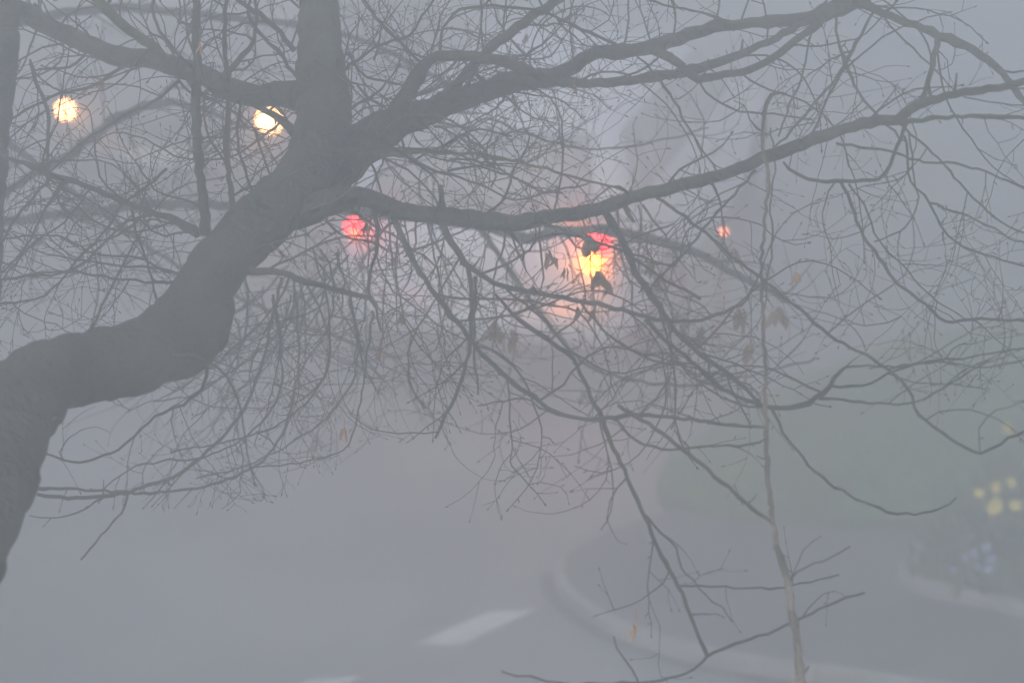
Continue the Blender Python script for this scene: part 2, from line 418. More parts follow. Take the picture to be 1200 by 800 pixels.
def place(root, A, B, ylocal, xl, facing):
    """put a car so that its two lamps (at x=-xl and +xl, y=ylocal) stand at A and B on the ground plan"""
    mid = (A + B) / 2; d = B - A; rz = math.atan2(d.y, d.x)
    root.rotation_euler = (0, 0, rz)
    off = Matrix.Rotation(rz, 3, 'Z') @ Vector((0, ylocal, 0))
    root.location = (mid.x - off.x, mid.y - off.y, 0)
c1 = car('silver_car', M['silver'], 'away')
tag(c1, 'silver hatchback seen from behind with red tail lights and right indicator lit', 'car')
A = G(408, 267, .885); B = G(704, 286, .915); place(c1, A, B, -2.145, .667, 1)
print('tail sep', (A - B).xy.length, A, B, c1.rotation_euler.z)
c2 = car('oncoming_car', M['grey'], 'toward')
tag(c2, 'oncoming grey car on the left with two glowing warm headlights', 'car')
A = G(315, 143, .68); B = G(74, 130, .68); place(c2, A, B, 2.14, .665, -1)
print('head sep', (A - B).xy.length, A, B)

# small amber lamp on a low post beside the silver car
pp = G(848, 271, .86)
lp_ = empty('lamp_post', (pp.x, pp.y, 0)); tag(lp_, 'low dark post with a small orange lamp, right of the silver car', 'lamp post')
bm = bmesh.new(); bmesh.ops.create_cone(bm, cap_ends=True, segments=12, radius1=.04, radius2=.03, depth=.80, matrix=Matrix.Translation((0, 0, .40))); from_bm('post', bm, M['post'], lp_)
bm = bmesh.new(); bmesh.ops.create_cone(bm, cap_ends=True, segments=12, radius1=.09, radius2=.07, depth=.03, matrix=Matrix.Translation((0, 0, .015))); from_bm('base', bm, M['post'], lp_)
bm = bmesh.new(); bmesh.ops.create_uvsphere(bm, u_segments=12, v_segments=8, radius=.021, matrix=Matrix.Translation((0, -.01, .86))); from_bm('lamp', bm, M['small'], lp_, True)
bm = bmesh.new(); box(bm, (0, 0, .815), (.06, .05, .035), .006); from_bm('lamp_bracket', bm, M['post'], lp_)

# ------------------------------------------------------------------ trees
bx = P(-150, 1000, 5.2 * DS); tree = empty('bare_tree', (bx.x - 1.15, bx.y + .1, 0)); tag(tree, 'big bare crooked tree with an elbowed trunk rising from the lower left', 'tree')
bx = P(952, 960, 6.1 * DS); sap = empty('sapling', (bx.x + .05, bx.y + .1, 0)); tag(sap, 'thin young tree with a pale flaking stem at the lower right', 'tree')
back = empty('background_tree', (-2.6, 10.2, 0)); tag(back, 'blurred bare tree at the left edge, its trunk behind the elbowed one', 'tree')
BR = []     # every branch: list of (x, y, width px, depth, pos)
def rad(wpx, d): return wpx / 2 * d / FPX
def branch(parent, pts, w0, w1=None, d0=None, d1=None, name='branch', m='bark', n=8, dd=None, spawn=1.0, jit=1.5, rough=0, step=9, root=None):
    wide = max(p[2] if len(p) > 2 else w0 for p in pts) > 26
    """pts: (x, y) or (x, y, width); widths run w0..w1 where not given"""
    N = len(pts); w1 = w0 * .6 if w1 is None else w1
    full = [(p[0], p[1], (p[2] if len(p) > 2 else w0 + (w1 - w0) * i / (N - 1))) for i, p in enumerate(pts)]
    full = [(x_, y_, w_ * (.82 if w_ < 9 else .93 if w_ < 20 else 1)) for x_, y_, w_ in full]
    if d0 is None:
        best = None
        for b in BR:
            if b['parent'] is not parent: continue
            for q in b['s']:
                e = math.hypot(q[0] - full[0][0], q[1] - full[0][1])
                if best is None or e < best[0]: best = (e, q[3] / DS)
        d0 = best[1] if best and best[0] < 45 else 7.2 + random.uniform(-.5, .5)
    if d1 is None:
        Lp = sum(math.hypot(b[0] - a[0], b[1] - a[1]) for a, b in zip(full, full[1:]))
        d1 = d0 + (dd if dd is not None else random.uniform(-1, 1) * min(.9, Lp / 600))
    s = spline(full, step); K = len(s); out_ = []
    ph = random.random() * 9
    for i, (x, y, wd) in enumerate(s):
        t = i / max(1, K - 1); d = d0 + (d1 - d0) * t
        j = jit if 0 < i < K - 1 else 0
        out_.append((x + random.uniform(-j, j), y + random.uniform(-j, j), wd, d * DS))
    P3 = [P(x, y, d) - parent.location for x, y, wd, d in out_]
    kn = [1 + .09 * sin(i * .9 + ph) * sin(i * .37 + ph * 2) for i in range(K)]
    for i in range(K):
        if random.random() < .10: kn[i] *= random.uniform(1.12, 1.32)
    if wide: kn = [1 + (k_ - 1) * .35 for k_ in kn]
    RR = [rad(max(wd, .8), d) * kn[i] for i, (x, y, wd, d) in enumerate(out_)]
    V = []; F = []
    if root:      # carry the stem down to the ground
        a0 = P3[0].copy(); r0 = RR[0]; b0_ = root; m_ = 14
        P3x = [b0_.lerp(a0, t / m_) + Vector((.04 * sin(t * 1.1), .03 * cos(t * .9), 0)) * (t > 0) for t in range(m_)]
        Rx = [r0 * (1.05 + .5 * (1 - t / m_) ** 4) for t in range(m_)]
    else: P3x, Rx = [], []
    tube(V, F, P3x + P3, Rx + RR, n, rough)
    for i in range(3, K - 3):       # short broken stubs and spurs
        wd = out_[i][2]
        if name != 'trunk' and wd > 3 and random.random() < .035 or name == 'trunk' and -30 < out_[i][1] < 820 and random.random() < (.05 if wide else .14):
            a_ = (P3[i + 1] - P3[i]).normalized(); s_ = a_.orthogonal().normalized(); s_.rotate(Matrix.Rotation(random.random() * 6.283, 3, a_))
            rr = RR[i]; L_ = random.uniform(.008, .03) * (1.6 if wide else 1); q_ = P3[i] + s_ * rr * .8
            e_ = (s_ + a_ * random.uniform(-.3, .8)).normalized(); r_ = min(rr * .45, .009)
            tube(V, F, [q_, q_ + e_ * L_ * .5, q_ + e_ * L_ + Vector((0, 0, .2 * L_))], [r_, r_ * .7, r_ * .5], 5)
    o = mesh(name, V, F, M[m], parent)
    BR.append(dict(parent=parent, s=out_, p=P3, spawn=spawn)); return o

# main trunk: rooted on the ground, out of frame at the lower left
V = []; F = []
tr = [(-150, 1000, 150), (-140, 900, 145), (-118, 780, 138), (-84, 690, 130), (-44, 622, 120), (-14, 562, 112), (8, 505, 98), (36, 458, 92), (70, 436, 84), (105, 429, 82), (150, 421, 84), (186, 408, 87), (213, 394, 98), (231, 366, 86), (242, 332, 70), (262, 302, 69), (290, 275, 67), (325, 243, 66), (350, 215, 64), (368, 185, 66), (378, 150, 66), (379, 110, 62), (376, 70, 54), (374, 35, 48), (374, -10, 46), (373, -80, 43), (376, -220, 30)]
branch(tree, tr, 0, d0=5.2, d1=7.8, name='trunk', n=32, rough=.055, jit=1.8, spawn=.35, step=9, root=Vector((0, 0, -.05)))
b0 = BR[-1]
T = tree
branch(T, [(385, 205, 60), (420, 172, 54), (452, 152, 42), (478, 138, 35), (500, 133, 32), (535, 116, 30), (560, 111, 26), (600, 97, 26), (640, 91, 23), (655, 90, 20)], 0, d1=7.75, rough=.04, n=12)
branch(T, [(645, 90, 20), (667, 80, 18), (700, 62, 17), (740, 60, 18), (785, 48, 18), (825, 35, 15), (860, 29, 13), (900, 26, 14), (945, 22, 17), (975, 13, 20), (1000, 0, 20), (1040, -25, 20)], 0, d1=7.9, rough=.03, n=10)
branch(T, [(642, 92, 14), (680, 97, 12), (720, 97, 12), (760, 92, 12), (800, 85, 13), (840, 74, 12), (880, 58, 10), (910, 44, 10), (950, 22, 10)], 0, dd=.1)
branch(T, [(762, 58, 12), (785, 68, 12), (800, 78, 12)], 0, dd=-.05, spawn=0)
branch(T, [(798, 80, 10), (818, 92, 11), (850, 88, 10), (880, 82, 10), (905, 68, 10), (940, 42, 9), (965, 22, 8)], 0, dd=.1)
branch(T, [(452, 148, 22), (475, 112, 20), (495, 80, 17), (512, 66, 14), (560, 67, 13), (600, 76, 12), (635, 90, 12)], 0, dd=.15, n=9)
branch(T, [(520, 122, 11), (548, 85, 10), (570, 61, 11), (600, 38, 13), (630, 15, 12), (670, -12, 11)], 0, dd=.3)
branch(T, [(515, 64, 4), (517, 42), (530, 18), (550, 8), (590, 8), (625, 12), (660, 24), (690, 38), (722, 52, 5)], 4.5, 4, dd=.1)
# limb A
branch(T, [(338, 262, 20), (356, 250, 34), (378, 240, 34), (402, 234, 29), (430, 233, 23), (460, 244, 22), (500, 252, 20), (550, 256, 21), (600, 261, 20), (650, 253, 18), (700, 245, 17), (750, 229, 16), (800, 217, 16), (850, 204, 15), (885, 189, 16), (930, 172, 16), (980, 155, 14), (1020, 143, 14), (1052, 140, 13), (1075, 123, 13), (1110, 113, 10), (1150, 105, 10), (1200, 97, 9), (1260, 82, 8)], 0, d1=6.6, rough=.035, n=12)
branch(T, [(1055, 144, 8), (1100, 138, 6), (1150, 137, 6), (1230, 138, 5)], 0, dd=-.1)
branch(T, [(998, 0, 15), (1035, 16, 10), (1080, 33, 10), (1120, 50, 11), (1150, 65, 10), (1175, 86, 9), (1200, 122, 8), (1240, 175, 7)], 0, dd=-.6, n=9)
branch(T, [(1099, 46, 9), (1092, 78, 8), (1083, 116, 7)], 0, dd=-.3, spawn=.4)
branch(T, [(1062, 145, 6), (1052, 172, 5), (1037, 203, 5), (1028, 211, 5), (1000, 212, 6), (960, 212, 5), (935, 205, 5), (918, 190, 3)], 0)
branch(T, [(1024, 14, 4), (1003, 50, 5), (992, 75, 6), (975, 98, 5), (955, 120, 4), (935, 146, 4), (908, 172, 3)], 0)
branch(T, [(978, 8, 4), (981, 45, 4), (991, 75, 5), (1006, 108, 4), (1032, 140, 4), (1060, 165, 3)], 0)
branch(T, [(955, 22, 3), (945, 60, 3), (940, 95, 3), (925, 125, 3), (912, 160, 2.5)], 0)
branch(T, [(980, 168, 4), (1040, 178, 3.5), (1075, 188), (1120, 192), (1165, 205), (1215, 228, 3)], 3.5, 3)
branch(T, [(1060, 160, 4), (1068, 212, 3), (1090, 237, 3.5), (1105, 270), (1128, 288), (1165, 302), (1215, 316)], 3.5, 3)
branch(T, [(1090, 238, 3), (1130, 252), (1165, 268), (1190, 282), (1215, 283)], 3, 2)
branch(T, [(1048, 140, 3.5), (1100, 185), (1125, 215), (1150, 240), (1175, 262), (1210, 275)], 3.5, 2.5)
branch(T, [(985, 212, 5), (998, 240, 5), (1008, 270), (1030, 302), (1052, 333), (1078, 350), (1108, 376), (1150, 373), (1210, 376)], 5, 4)
branch(T, [(995, 216, 3), (1018, 250), (1030, 282), (1058, 310), (1085, 342), (1122, 368), (1150, 380)], 3, 2)
branch(T, [(1105, 272, 3), (1108, 300), (1106, 325), (1078, 350), (1042, 385), (1008, 415), (985, 434, 5), (972, 452, 7), (958, 466, 7), (935, 475, 7), (905, 478, 7), (872, 468, 6), (840, 450, 6), (810, 424, 6), (780, 398, 6), (757, 375, 6)], 0)
branch(T, [(1065, 155, 3), (1072, 205), (1075, 240), (1062, 265), (1035, 280), (1025, 283)], 3, 2)
branch(T, [(975, 452, 4), (1010, 452), (1042, 438), (1080, 425), (1120, 420), (1200, 408)], 4, 2.5)
branch(T, [(960, 467, 4), (1010, 471), (1060, 472), (1095, 460), (1135, 435), (1160, 420)], 4, 2)
branch(T, [(982, 436, 3), (1000, 428), (1040, 430), (1100, 424), (1150, 430), (1205, 420)], 3, 2)
# limb E..K, under limb A
branch(T, [(517, 258, 10), (530, 284, 9), (545, 308, 9), (562, 322, 8), (600, 338, 7), (650, 347, 7), (700, 356, 7), (738, 366, 6), (770, 374, 6), (812, 375, 5), (850, 366, 5), (875, 350, 4), (888, 325, 3)], 0, dd=-.4)
branch(T, [(455, 232, 7), (463, 260, 8), (480, 296, 8), (498, 328, 7), (515, 352, 8), (542, 386, 7), (565, 414, 7), (600, 448, 7), (625, 465, 7), (660, 487, 6), (705, 490, 6), (750, 485, 6), (800, 490, 5), (850, 496, 4), (900, 500, 3)], 0, dd=-.5)
branch(T, [(438, 236, 6), (443, 275, 6), (438, 308), (431, 340), (440, 362), (447, 388, 3)], 6, 3.5, dd=-.3)
branch(T, [(548, 312, 7), (553, 345, 6), (551, 390), (547, 425), (537, 455), (522, 485), (510, 513, 4)], 6, 5, dd=.2)
branch(T, [(557, 325, 5), (556, 370), (555, 410), (558, 440), (560, 462)], 4, 3, dd=-.2)
branch(T, [(705, 242, 9), (724, 270, 9), (737, 298, 9), (748, 325, 9), (762, 345, 9), (778, 368, 8), (800, 398, 7), (832, 422, 7), (860, 444, 6), (890, 470, 5)], 0, dd=.4)
branch(T, [(625, 258, 5), (655, 268), (690, 280, 6), (720, 290), (742, 302), (765, 318), (790, 333), (820, 350)], 5.5, 4, dd=-.5)
branch(T, [(662, 268, 4), (674, 290), (690, 293), (730, 287), (748, 276), (790, 262)], 3.5, 2.5, dd=-.2)
branch(T, [(885, 200, 4), (860, 228), (830, 262), (805, 293), (775, 323), (758, 345)], 4, 3, dd=-.4)
branch(T, [(770, 232, 5), (795, 248), (820, 268), (860, 302), (900, 332), (940, 365), (980, 398), (1030, 425), (1062, 455), (1078, 485), (1105, 508), (1150, 530), (1182, 514), (1215, 495)], 5, 4, dd=-.6)
branch(T, [(580, 345, 4), (610, 375), (645, 400), (672, 420, 6), (688, 455, 6), (705, 490, 7), (720, 525, 7), (735, 560), (755, 605), (775, 650), (795, 686), (808, 720), (820, 750), (829, 769, 5)], 6.5, 5.5, dd=-.5, spawn=.7)
branch(T, [(829, 768, 4), (812, 783), (785, 794), (740, 799), (700, 800), (660, 800), (620, 793), (588, 786, 2.5)], 4, 2.5, spawn=.7)
branch(T, [(828, 769, 4.5), (860, 755), (900, 742), (940, 722), (980, 705), (1013, 694, 4)], 4.5, 3.5, spawn=.5)
branch(T, [(725, 475, 5), (760, 497), (800, 526, 6), (830, 551), (860, 577), (888, 600), (906, 614, 4)], 6, 5, dd=-.4, spawn=.4)
branch(T, [(718, 490, 4), (745, 515), (775, 526), (800, 526), (840, 522), (875, 522), (900, 512)], 4, 3)
branch(T, [(905, 480, 5), (918, 505), (940, 535), (965, 560), (995, 580), (1040, 599), (1080, 602), (1102, 596), (1120, 583)], 4.5, 3, spawn=.5)
branch(T, [(796, 686, 3.5), (850, 688), (900, 689), (920, 687), (950, 681), (983, 673, 3)], 3, 2.5, spawn=.6)
branch(T, [(752, 600, 3), (775, 625), (792, 642), (800, 665), (825, 695), (845, 712), (858, 728)], 3.5, 2, spawn=.8)
branch(T, [(784, 664, 2.5), (778, 682), (750, 703), (720, 715), (695, 722)], 2.5, 1.5, spawn=.5)
branch(T, [(778, 398, 3), (800, 430), (820, 445), (860, 438), (885, 430)], 3, 2)
branch(T, [(660, 487, 4), (640, 480), (615, 468), (590, 470), (560, 475)], 3, 2)
branch(T, [(748, 798, 3), (742, 783), (730, 772), (724, 760), (719, 745, 2)], 3, 2, spawn=.6)
# hanging in the upper middle
branch(T, [(745, 62, 3), (778, 100), (800, 137), (822, 175), (845, 205)], 3.5, 3, dd=-.3)
branch(T, [(655, 22, 3), (680, 35), (700, 52), (715, 60)], 3, 2.5); branch(T, [(652, 20, 3), (672, 42), (690, 55)], 3, 2)
branch(T, [(760, 0, 4), (790, 8), (820, 15), (848, 24)], 3, 3)
branch(T, [(500, 135, 5), (540, 150), (570, 140), (600, 150), (640, 165), (700, 175), (760, 168), (830, 150)], 4, 2.5, d0=8.3, d1=9.0)
branch(T, [(430, 178, 7), (470, 178, 7), (520, 180), (570, 182), (620, 192), (670, 207), (720, 220), (760, 232)], 6, 3, dd=-.3, m='moss')
branch(T, [(350, 152, 7), (395, 168, 9), (430, 178, 8), (470, 183)], 9, 6, d0=7.2, d1=7.1, m='moss', spawn=.3)
branch(T, [(470, 180, 5), (510, 200), (560, 215), (600, 235), (640, 225), (690, 215)], 4, 2.5)
branch(T, [(480, 190, 4), (520, 170), (560, 152), (600, 160)], 4, 2.5)
branch(T, [(497, 78, 4), (470, 50), (440, 20), (425, -5)], 5, 4)
branch(T, [(405, 82, 5), (440, 55), (480, 40), (500, 10), (520, -10)], 4, 3); branch(T, [(405, 60, 4), (430, 90), (470, 100), (490, 120)], 4, 3)
branch(T, [(405, 130, 5), (440, 110), (470, 75)], 4, 3)
# left side
branch(T, [(352, 114, 34), (325, 110, 29), (300, 113, 26), (262, 102, 28), (240, 88, 24), (215, 82, 25), (180, 69, 22), (140, 66, 24), (90, 47, 22), (55, 30, 22), (20, 8, 20), (-40, -30, 18)], 0, d1=8.3, rough=.045, n=12, spawn=1.2)
branch(T, [(195, 72, 12), (175, 52, 13), (150, 35, 13), (130, 17, 12), (100, -15, 10)], 0, dd=-.2, m='moss')
branch(T, [(345, 156, 12), (330, 142, 11), (312, 130, 9), (292, 120, 8)], 0, d0=7.2, d1=7.4)
branch(T, [(240, 272, 14), (239, 240, 13), (234, 200, 12), (230, 160, 12), (230, 100, 12), (231, 50, 11), (229, -10, 10)], 0, d0=7.4, d1=7.0, spawn=.8)
branch(T, [(275, 255, 8), (269, 210, 8), (265, 160, 7), (268, 100), (263, 55), (266, -8)], 7, 6, d0=7.4, d1=7.1, spawn=.8)
branch(T, [(300, 245, 5), (290, 205), (278, 165), (282, 120)], 4, 4, d0=7.4, d1=7.0)
branch(T, [(232, 275, 11), (205, 258, 9), (170, 246, 8), (140, 235, 8), (105, 220, 8), (60, 204, 8), (20, 188, 6), (-10, 178, 5)], 0, d0=7.4, d1=7.7)
branch(T, [(342, 152, 5), (340, 175), (318, 210), (308, 232)], 3.5, 3, d0=7.1, d1=7.2); branch(T, [(298, 152, 4), (306, 180), (322, 215)], 3.5, 3, d0=7.0, d1=7.2)
branch(T, [(195, 198, 4), (172, 220), (148, 235), (128, 262), (105, 290), (85, 312), (62, 338), (40, 350), (0, 356)], 4, 3, d0=7.5, d1=7.0)
branch(T, [(175, 252, 4), (150, 258), (125, 282), (95, 310), (68, 322), (30, 324), (-5, 330)], 4, 3, d0=7.5, d1=7.1)
branch(T, [(154, 244, 4), (165, 290), (178, 325), (186, 358)], 4, 3, d0=7.3, d1=7.2)
branch(T, [(210, 262, 4), (180, 258), (140, 255), (100, 232), (70, 220)], 3, 2)
branch(T, [(205, 330, 5), (170, 330), (130, 325), (80, 318), (40, 322), (-5, 330)], 4, 3)
branch(T, [(200, 320, 4), (160, 300), (120, 300), (60, 275), (0, 282)], 4, 2.5)
branch(T, [(60, 208, 4), (30, 240), (10, 270), (-8, 300)], 5, 3); branch(T, [(75, 210, 5), (50, 250), (30, 290), (0, 320)], 4, 3)
branch(T, [(105, 222, 3), (75, 260), (40, 285), (0, 330)], 3, 2.5)
branch(T, [(36, 75, 6), (45, 102, 6), (55, 130, 6), (57, 155, 5), (55, 215, 4)], 0, d0=7.9, d1=7.6)
branch(T, [(85, 55, 7), (60, 30, 6), (40, 5, 5)], 0); branch(T, [(105, 48, 5), (90, 75), (40, 82), (35, 70)], 5, 3)
branch(T, [(260, 92, 9), (285, 65, 8), (300, 35), (298, -8)], 6, 5); branch(T, [(345, 60, 8), (320, 30, 7), (280, 0, 7), (262, -15)], 7, 6)
branch(T, [(348, 90, 6), (325, 60), (300, 35), (290, 8), (296, -8)], 6, 4)
branch(T, [(235, 90, 5), (205, 60), (180, 20), (185, -10)], 5, 4)
branch(T, [(150, 72, 5), (110, 100), (70, 110), (30, 130), (-5, 150)], 5, 3); branch(T, [(210, 95, 5), (180, 120), (140, 138), (100, 165), (60, 200)], 5, 3)
# lower left, in front of the road
branch(T, [(262, 306, 11), (300, 318, 10), (330, 320, 9), (350, 326, 9), (380, 336, 8), (410, 345, 8), (432, 349, 7)], 0, dd=-.1)
branch(T, [(243, 420, 5), (242, 440, 5), (236, 455), (214, 474), (182, 488), (158, 510), (138, 526), (112, 537), (85, 542), (52, 531, 3)], 5, 3, spawn=.55)
branch(T, [(330, 325, 5), (318, 380), (305, 430), (285, 480), (260, 512), (235, 535), (205, 558), (175, 566), (150, 577), (110, 583), (70, 582), (44, 579, 6)], 4, 6, dd=.1, spawn=.6, d0=random.uniform(7.6, 8.8))
branch(T, [(345, 330, 4), (350, 400), (345, 460), (330, 510), (300, 545), (250, 567), (205, 576), (150, 577), (110, 574), (44, 572, 5)], 3.5, 4, spawn=.6, d0=random.uniform(7.6, 8.8))
branch(T, [(320, 345, 4), (330, 420), (325, 470), (290, 510), (240, 535), (190, 540), (150, 550), (120, 575)], 3.5, 2, spawn=.6, d0=random.uniform(7.6, 8.8))
branch(T, [(410, 350, 5), (420, 400), (412, 450), (380, 490), (340, 520), (290, 545), (230, 560)], 4, 2, spawn=.6, d0=random.uniform(7.6, 8.8))
branch(T, [(360, 335, 4), (385, 390), (380, 440), (350, 480), (310, 505), (250, 520), (200, 530)], 3.5, 2, spawn=.6, d0=random.uniform(7.6, 8.8))
branch(T, [(437, 365, 4), (430, 420), (425, 460), (418, 490), (402, 527), (350, 542), (300, 547)], 3, 2, spawn=.6, d0=random.uniform(7.6, 8.8))
branch(T, [(150, 580, 3), (142, 600), (125, 620), (95, 655, 3)], 3, 3, spawn=.3)
branch(T, [(120, 583, 3), (90, 600), (60, 606), (35, 604)], 2.5, 1.5, spawn=.6, d0=random.uniform(7.6, 8.8))
branch(T, [(285, 310, 5), (290, 350), (285, 400), (262, 440), (230, 462), (180, 470)], 3.5, 2, spawn=.6, d0=random.uniform(7.6, 8.8))
for k in range(30):
    x = random.uniform(255, 450); y = 262 + max(0, 420 - x) * .75 + random.uniform(-15, 40)
    pts = [(x, y)]; ax = random.uniform(-.9, .5) ; L = random.uniform(70, 240); n_ = 6
    for i in range(1, n_):
        t = i / n_; x += ax * L / n_ + random.uniform(-5, 5); y += L / n_ * random.uniform(.7, 1.1); ax -= random.uniform(.0, .55); pts.append((x, y))
    branch(T, pts, random.uniform(1.8, 3.6), 1.4, d0=random.uniform(7.4, 9.6), spawn=.5)
for k in range(32):     # tangle of fine shoots round the fork
    x = random.uniform(395, 620); y = random.uniform(70, 235)
    ang = random.uniform(-2.4, 1.0); pts = [(x, y)]; L = random.uniform(50, 150)
    for i in range(1, 6):
        x += cos(ang) * L / 5; y += sin(ang) * L / 5; ang += random.uniform(-.45, .45); pts.append((x, y))
    branch(T, pts, random.uniform(2.2, 4.2), 1.5, spawn=.7)
for k in range(14):     # curtain of thin hanging shoots under limb A
    x = random.uniform(460, 760); y = 255 if x < 700 else 240
    pts = [(x, y)]; ax = random.uniform(-.35, .5); L = random.uniform(60, 180)
    for i in range(1, 6):
        x += ax * L / 5 + random.uniform(-5, 5); y += L / 5; ax += random.uniform(-.25, .25); pts.append((x, y))
    branch(T, pts, random.uniform(2.5, 4), 1.6, spawn=.6, d0=random.uniform(7.6, 8.8))

# sapling with a pale stem
ks = len(BR)
branch(sap, [(952, 960, 14), (941, 880, 14), (938, 805, 13), (936, 760, 10), (932, 735, 10), (926, 700, 9), (919, 665, 10), (911, 640, 8), (905, 606, 7)], 0, d0=6.1, d1=6.25, name='trunk', m='pale', n=8, rough=.14, spawn=.2, jit=1.6, step=7, root=Vector((0, 0, -.05)))
branch(sap, [(905, 608, 8), (904, 600, 7), (899, 550, 7), (898, 500, 7), (897, 440, 6), (895, 380, 5), (892, 320, 5), (896, 260, 4.5), (900, 210, 4.5), (893, 160, 5), (896, 130, 5), (904, 112, 5), (912, 109, 3)], 0, d0=6.25, d1=6.75, name='upper_stem', m='stem', n=8, rough=.12, spawn=.35, jit=1.6, step=7)
branch(sap, [(894, 340, 3), (905, 290), (903, 240), (908, 192), (903, 150)], 3, 2, spawn=.5)
branch(sap, [(922, 686, 3), (935, 668), (955, 660), (975, 652), (996, 640, 2.5)], 3, 2, spawn=.5)
branch(sap, [(924, 690, 2.5), (932, 665), (942, 645), (962, 628)], 2, 1.2, spawn=.4)
branch(sap, [(893, 135, 4), (903, 112, 5), (921, 110, 3)], 4, 3, spawn=.4)
branch(sap, [(894, 155, 3), (880, 140), (870, 122), (860, 118)], 2.5, 1.5)

# background tree
bx = P(-45, 500, 8.0 * DS); back.location = (bx.x - .9, bx.y, 0)
branch(back, [(-45, 500, 66), (-30, 330, 62), (-18, 200, 52), (-8, 90, 54), (-4, 0, 56), (-6, -90, 54)], 0, d0=8.0, d1=8.0, name='trunk', n=16, rough=.02, spawn=.1, root=Vector((0, 0, -.05)))
branch(back, [(0, 232, 10), (40, 203, 11), (78, 186, 12), (105, 162, 12), (140, 138, 12), (190, 120, 11), (240, 130, 8), (290, 150, 6)], 0, d0=10.3, d1=9.6)
branch(back, [(0, 30, 12), (120, 10, 12), (260, 20, 10), (420, 45, 8), (560, 120, 7)], 0, d0=10.3, d1=9.8, spawn=.9)
branch(back, [(0, 260, 12), (200, 240, 11), (420, 248, 12), (560, 264, 14), (620, 280, 14), (655, 272, 12), (705, 270, 11), (760, 278, 12), (820, 298, 11), (870, 325, 9), (920, 352, 6)], 0, d0=10.3, d1=9.3, spawn=.8)
branch(back, [(0, 160, 10), (120, 250, 8), (240, 330, 6), (380, 390, 5), (470, 420, 4)], 0, d0=10.3, d1=9.8)
branch(back, [(560, 264, 8), (660, 400, 6), (720, 440, 5), (820, 450, 4), (960, 420, 3)], 0, d0=9.6, d1=9.2)

# ---- twigs: grown from every branch in 3-D
def allowed(x, y):
    if x < -60 or x > 1260 or y < -60: return False
    if x < 130: return y < 590 or y < 625 and random.random() < .3
    if x < 290: return y < 600 - .0 * x
    if x < 440: return y < 600 - (x - 290) * .45
    if x < 520: return y < 520
    if x < 700: return y < 625 - max(0, (x - 650)) * .3
    if x < 900: return y < 560 or (700 < x < 880 and y < 800)
    if x < 1020: return y < 545 or (y > 610 and y < 740)
    return y < 530
KEEP = {}
MB = {}
def shoot(V, F, p, d, L, r, lvl, parent, tips):
    """one crooked, bud-tipped shoot with side spurs"""
    seg = .028 if lvl < 2 else .018
    n = max(2, int(L / seg)); pts = [p.copy()]; d = d.normalized()
    lean = Vector((random.uniform(-.11, .11), random.uniform(-.08, .08), random.choice((-.12, -.06, .03, .07, .12)) * random.uniform(.4, 1))) * 1.25
    zig = d.orthogonal().normalized(); sg = 1
    w1, w2, amp = random.uniform(.18, .42), random.random() * 6.28, random.uniform(.5, 1.5)
    u1 = d.orthogonal().normalized(); u2 = d.cross(u1)
    for i in range(n):
        d = (d + lean * .6 + (u1 * cos(i * w1 + w2) + u2 * sin(i * w1 * .8 + w2)) * .17 * amp + Vector((random.gauss(0, .12), random.gauss(0, .12), random.gauss(0, .12))) + zig * .12 * sg).normalized(); sg = -sg
        q = pts[-1] + d * seg
        x, y, _ = pix(q + parent.location)
        if not allowed(x, y): break
        pts.append(q)
    if len(pts) < 2: return 0
    N = len(pts)
    tube(V, F, pts, [r * (1 - .6 * i / (N - 1)) for i in range(N)], 4 if lvl == 0 else 3)
    # bud
    b = pts[-1]; dd = (pts[-1] - pts[-2]).normalized(); s = max(r * .9, .0014)
    if random.random() < .75: tube(V, F, [b, b + dd * .004, b + dd * .009], [s * .7, s * 1.15, s * .2], 3)
    for i in range(1, N - 1):
        t = i / N
        if lvl == 0 and random.random() < .30 or lvl == 1 and random.random() < .27 or lvl == 2 and random.random() < .06:
            a = (pts[i + 1] - pts[i]).normalized(); s_ = a.orthogonal().normalized()
            s_.rotate(Matrix.Rotation(random.random() * 6.283, 3, a))
            cdir = a * random.uniform(.25, .9) + s_ * random.uniform(.6, 1.0)
            ll = {0: random.uniform(.07, .30), 1: random.uniform(.015, .10), 2: random.uniform(.012, .04)}[lvl] * (1.1 - .4 * t)
            shoot(V, F, pts[i], cdir, ll, max(.0009, r * (.62 - .2 * t)), lvl + 1, parent, tips)
        elif lvl <= 1 and random.random() < .18:
            a = (pts[i + 1] - pts[i]).normalized(); s_ = a.orthogonal().normalized(); s_.rotate(Matrix.Rotation(random.random() * 6.283, 3, a))
            k = random.uniform(.006, .012); tube(V, F, [pts[i], pts[i] + (s_ + a * .6) * k * .6, pts[i] + (s_ + a * .8) * k], [r * .5, max(.0014, r * .6), .0005], 3)
    tips.append(pts[-1]); return (N - 1) * seg
made = []
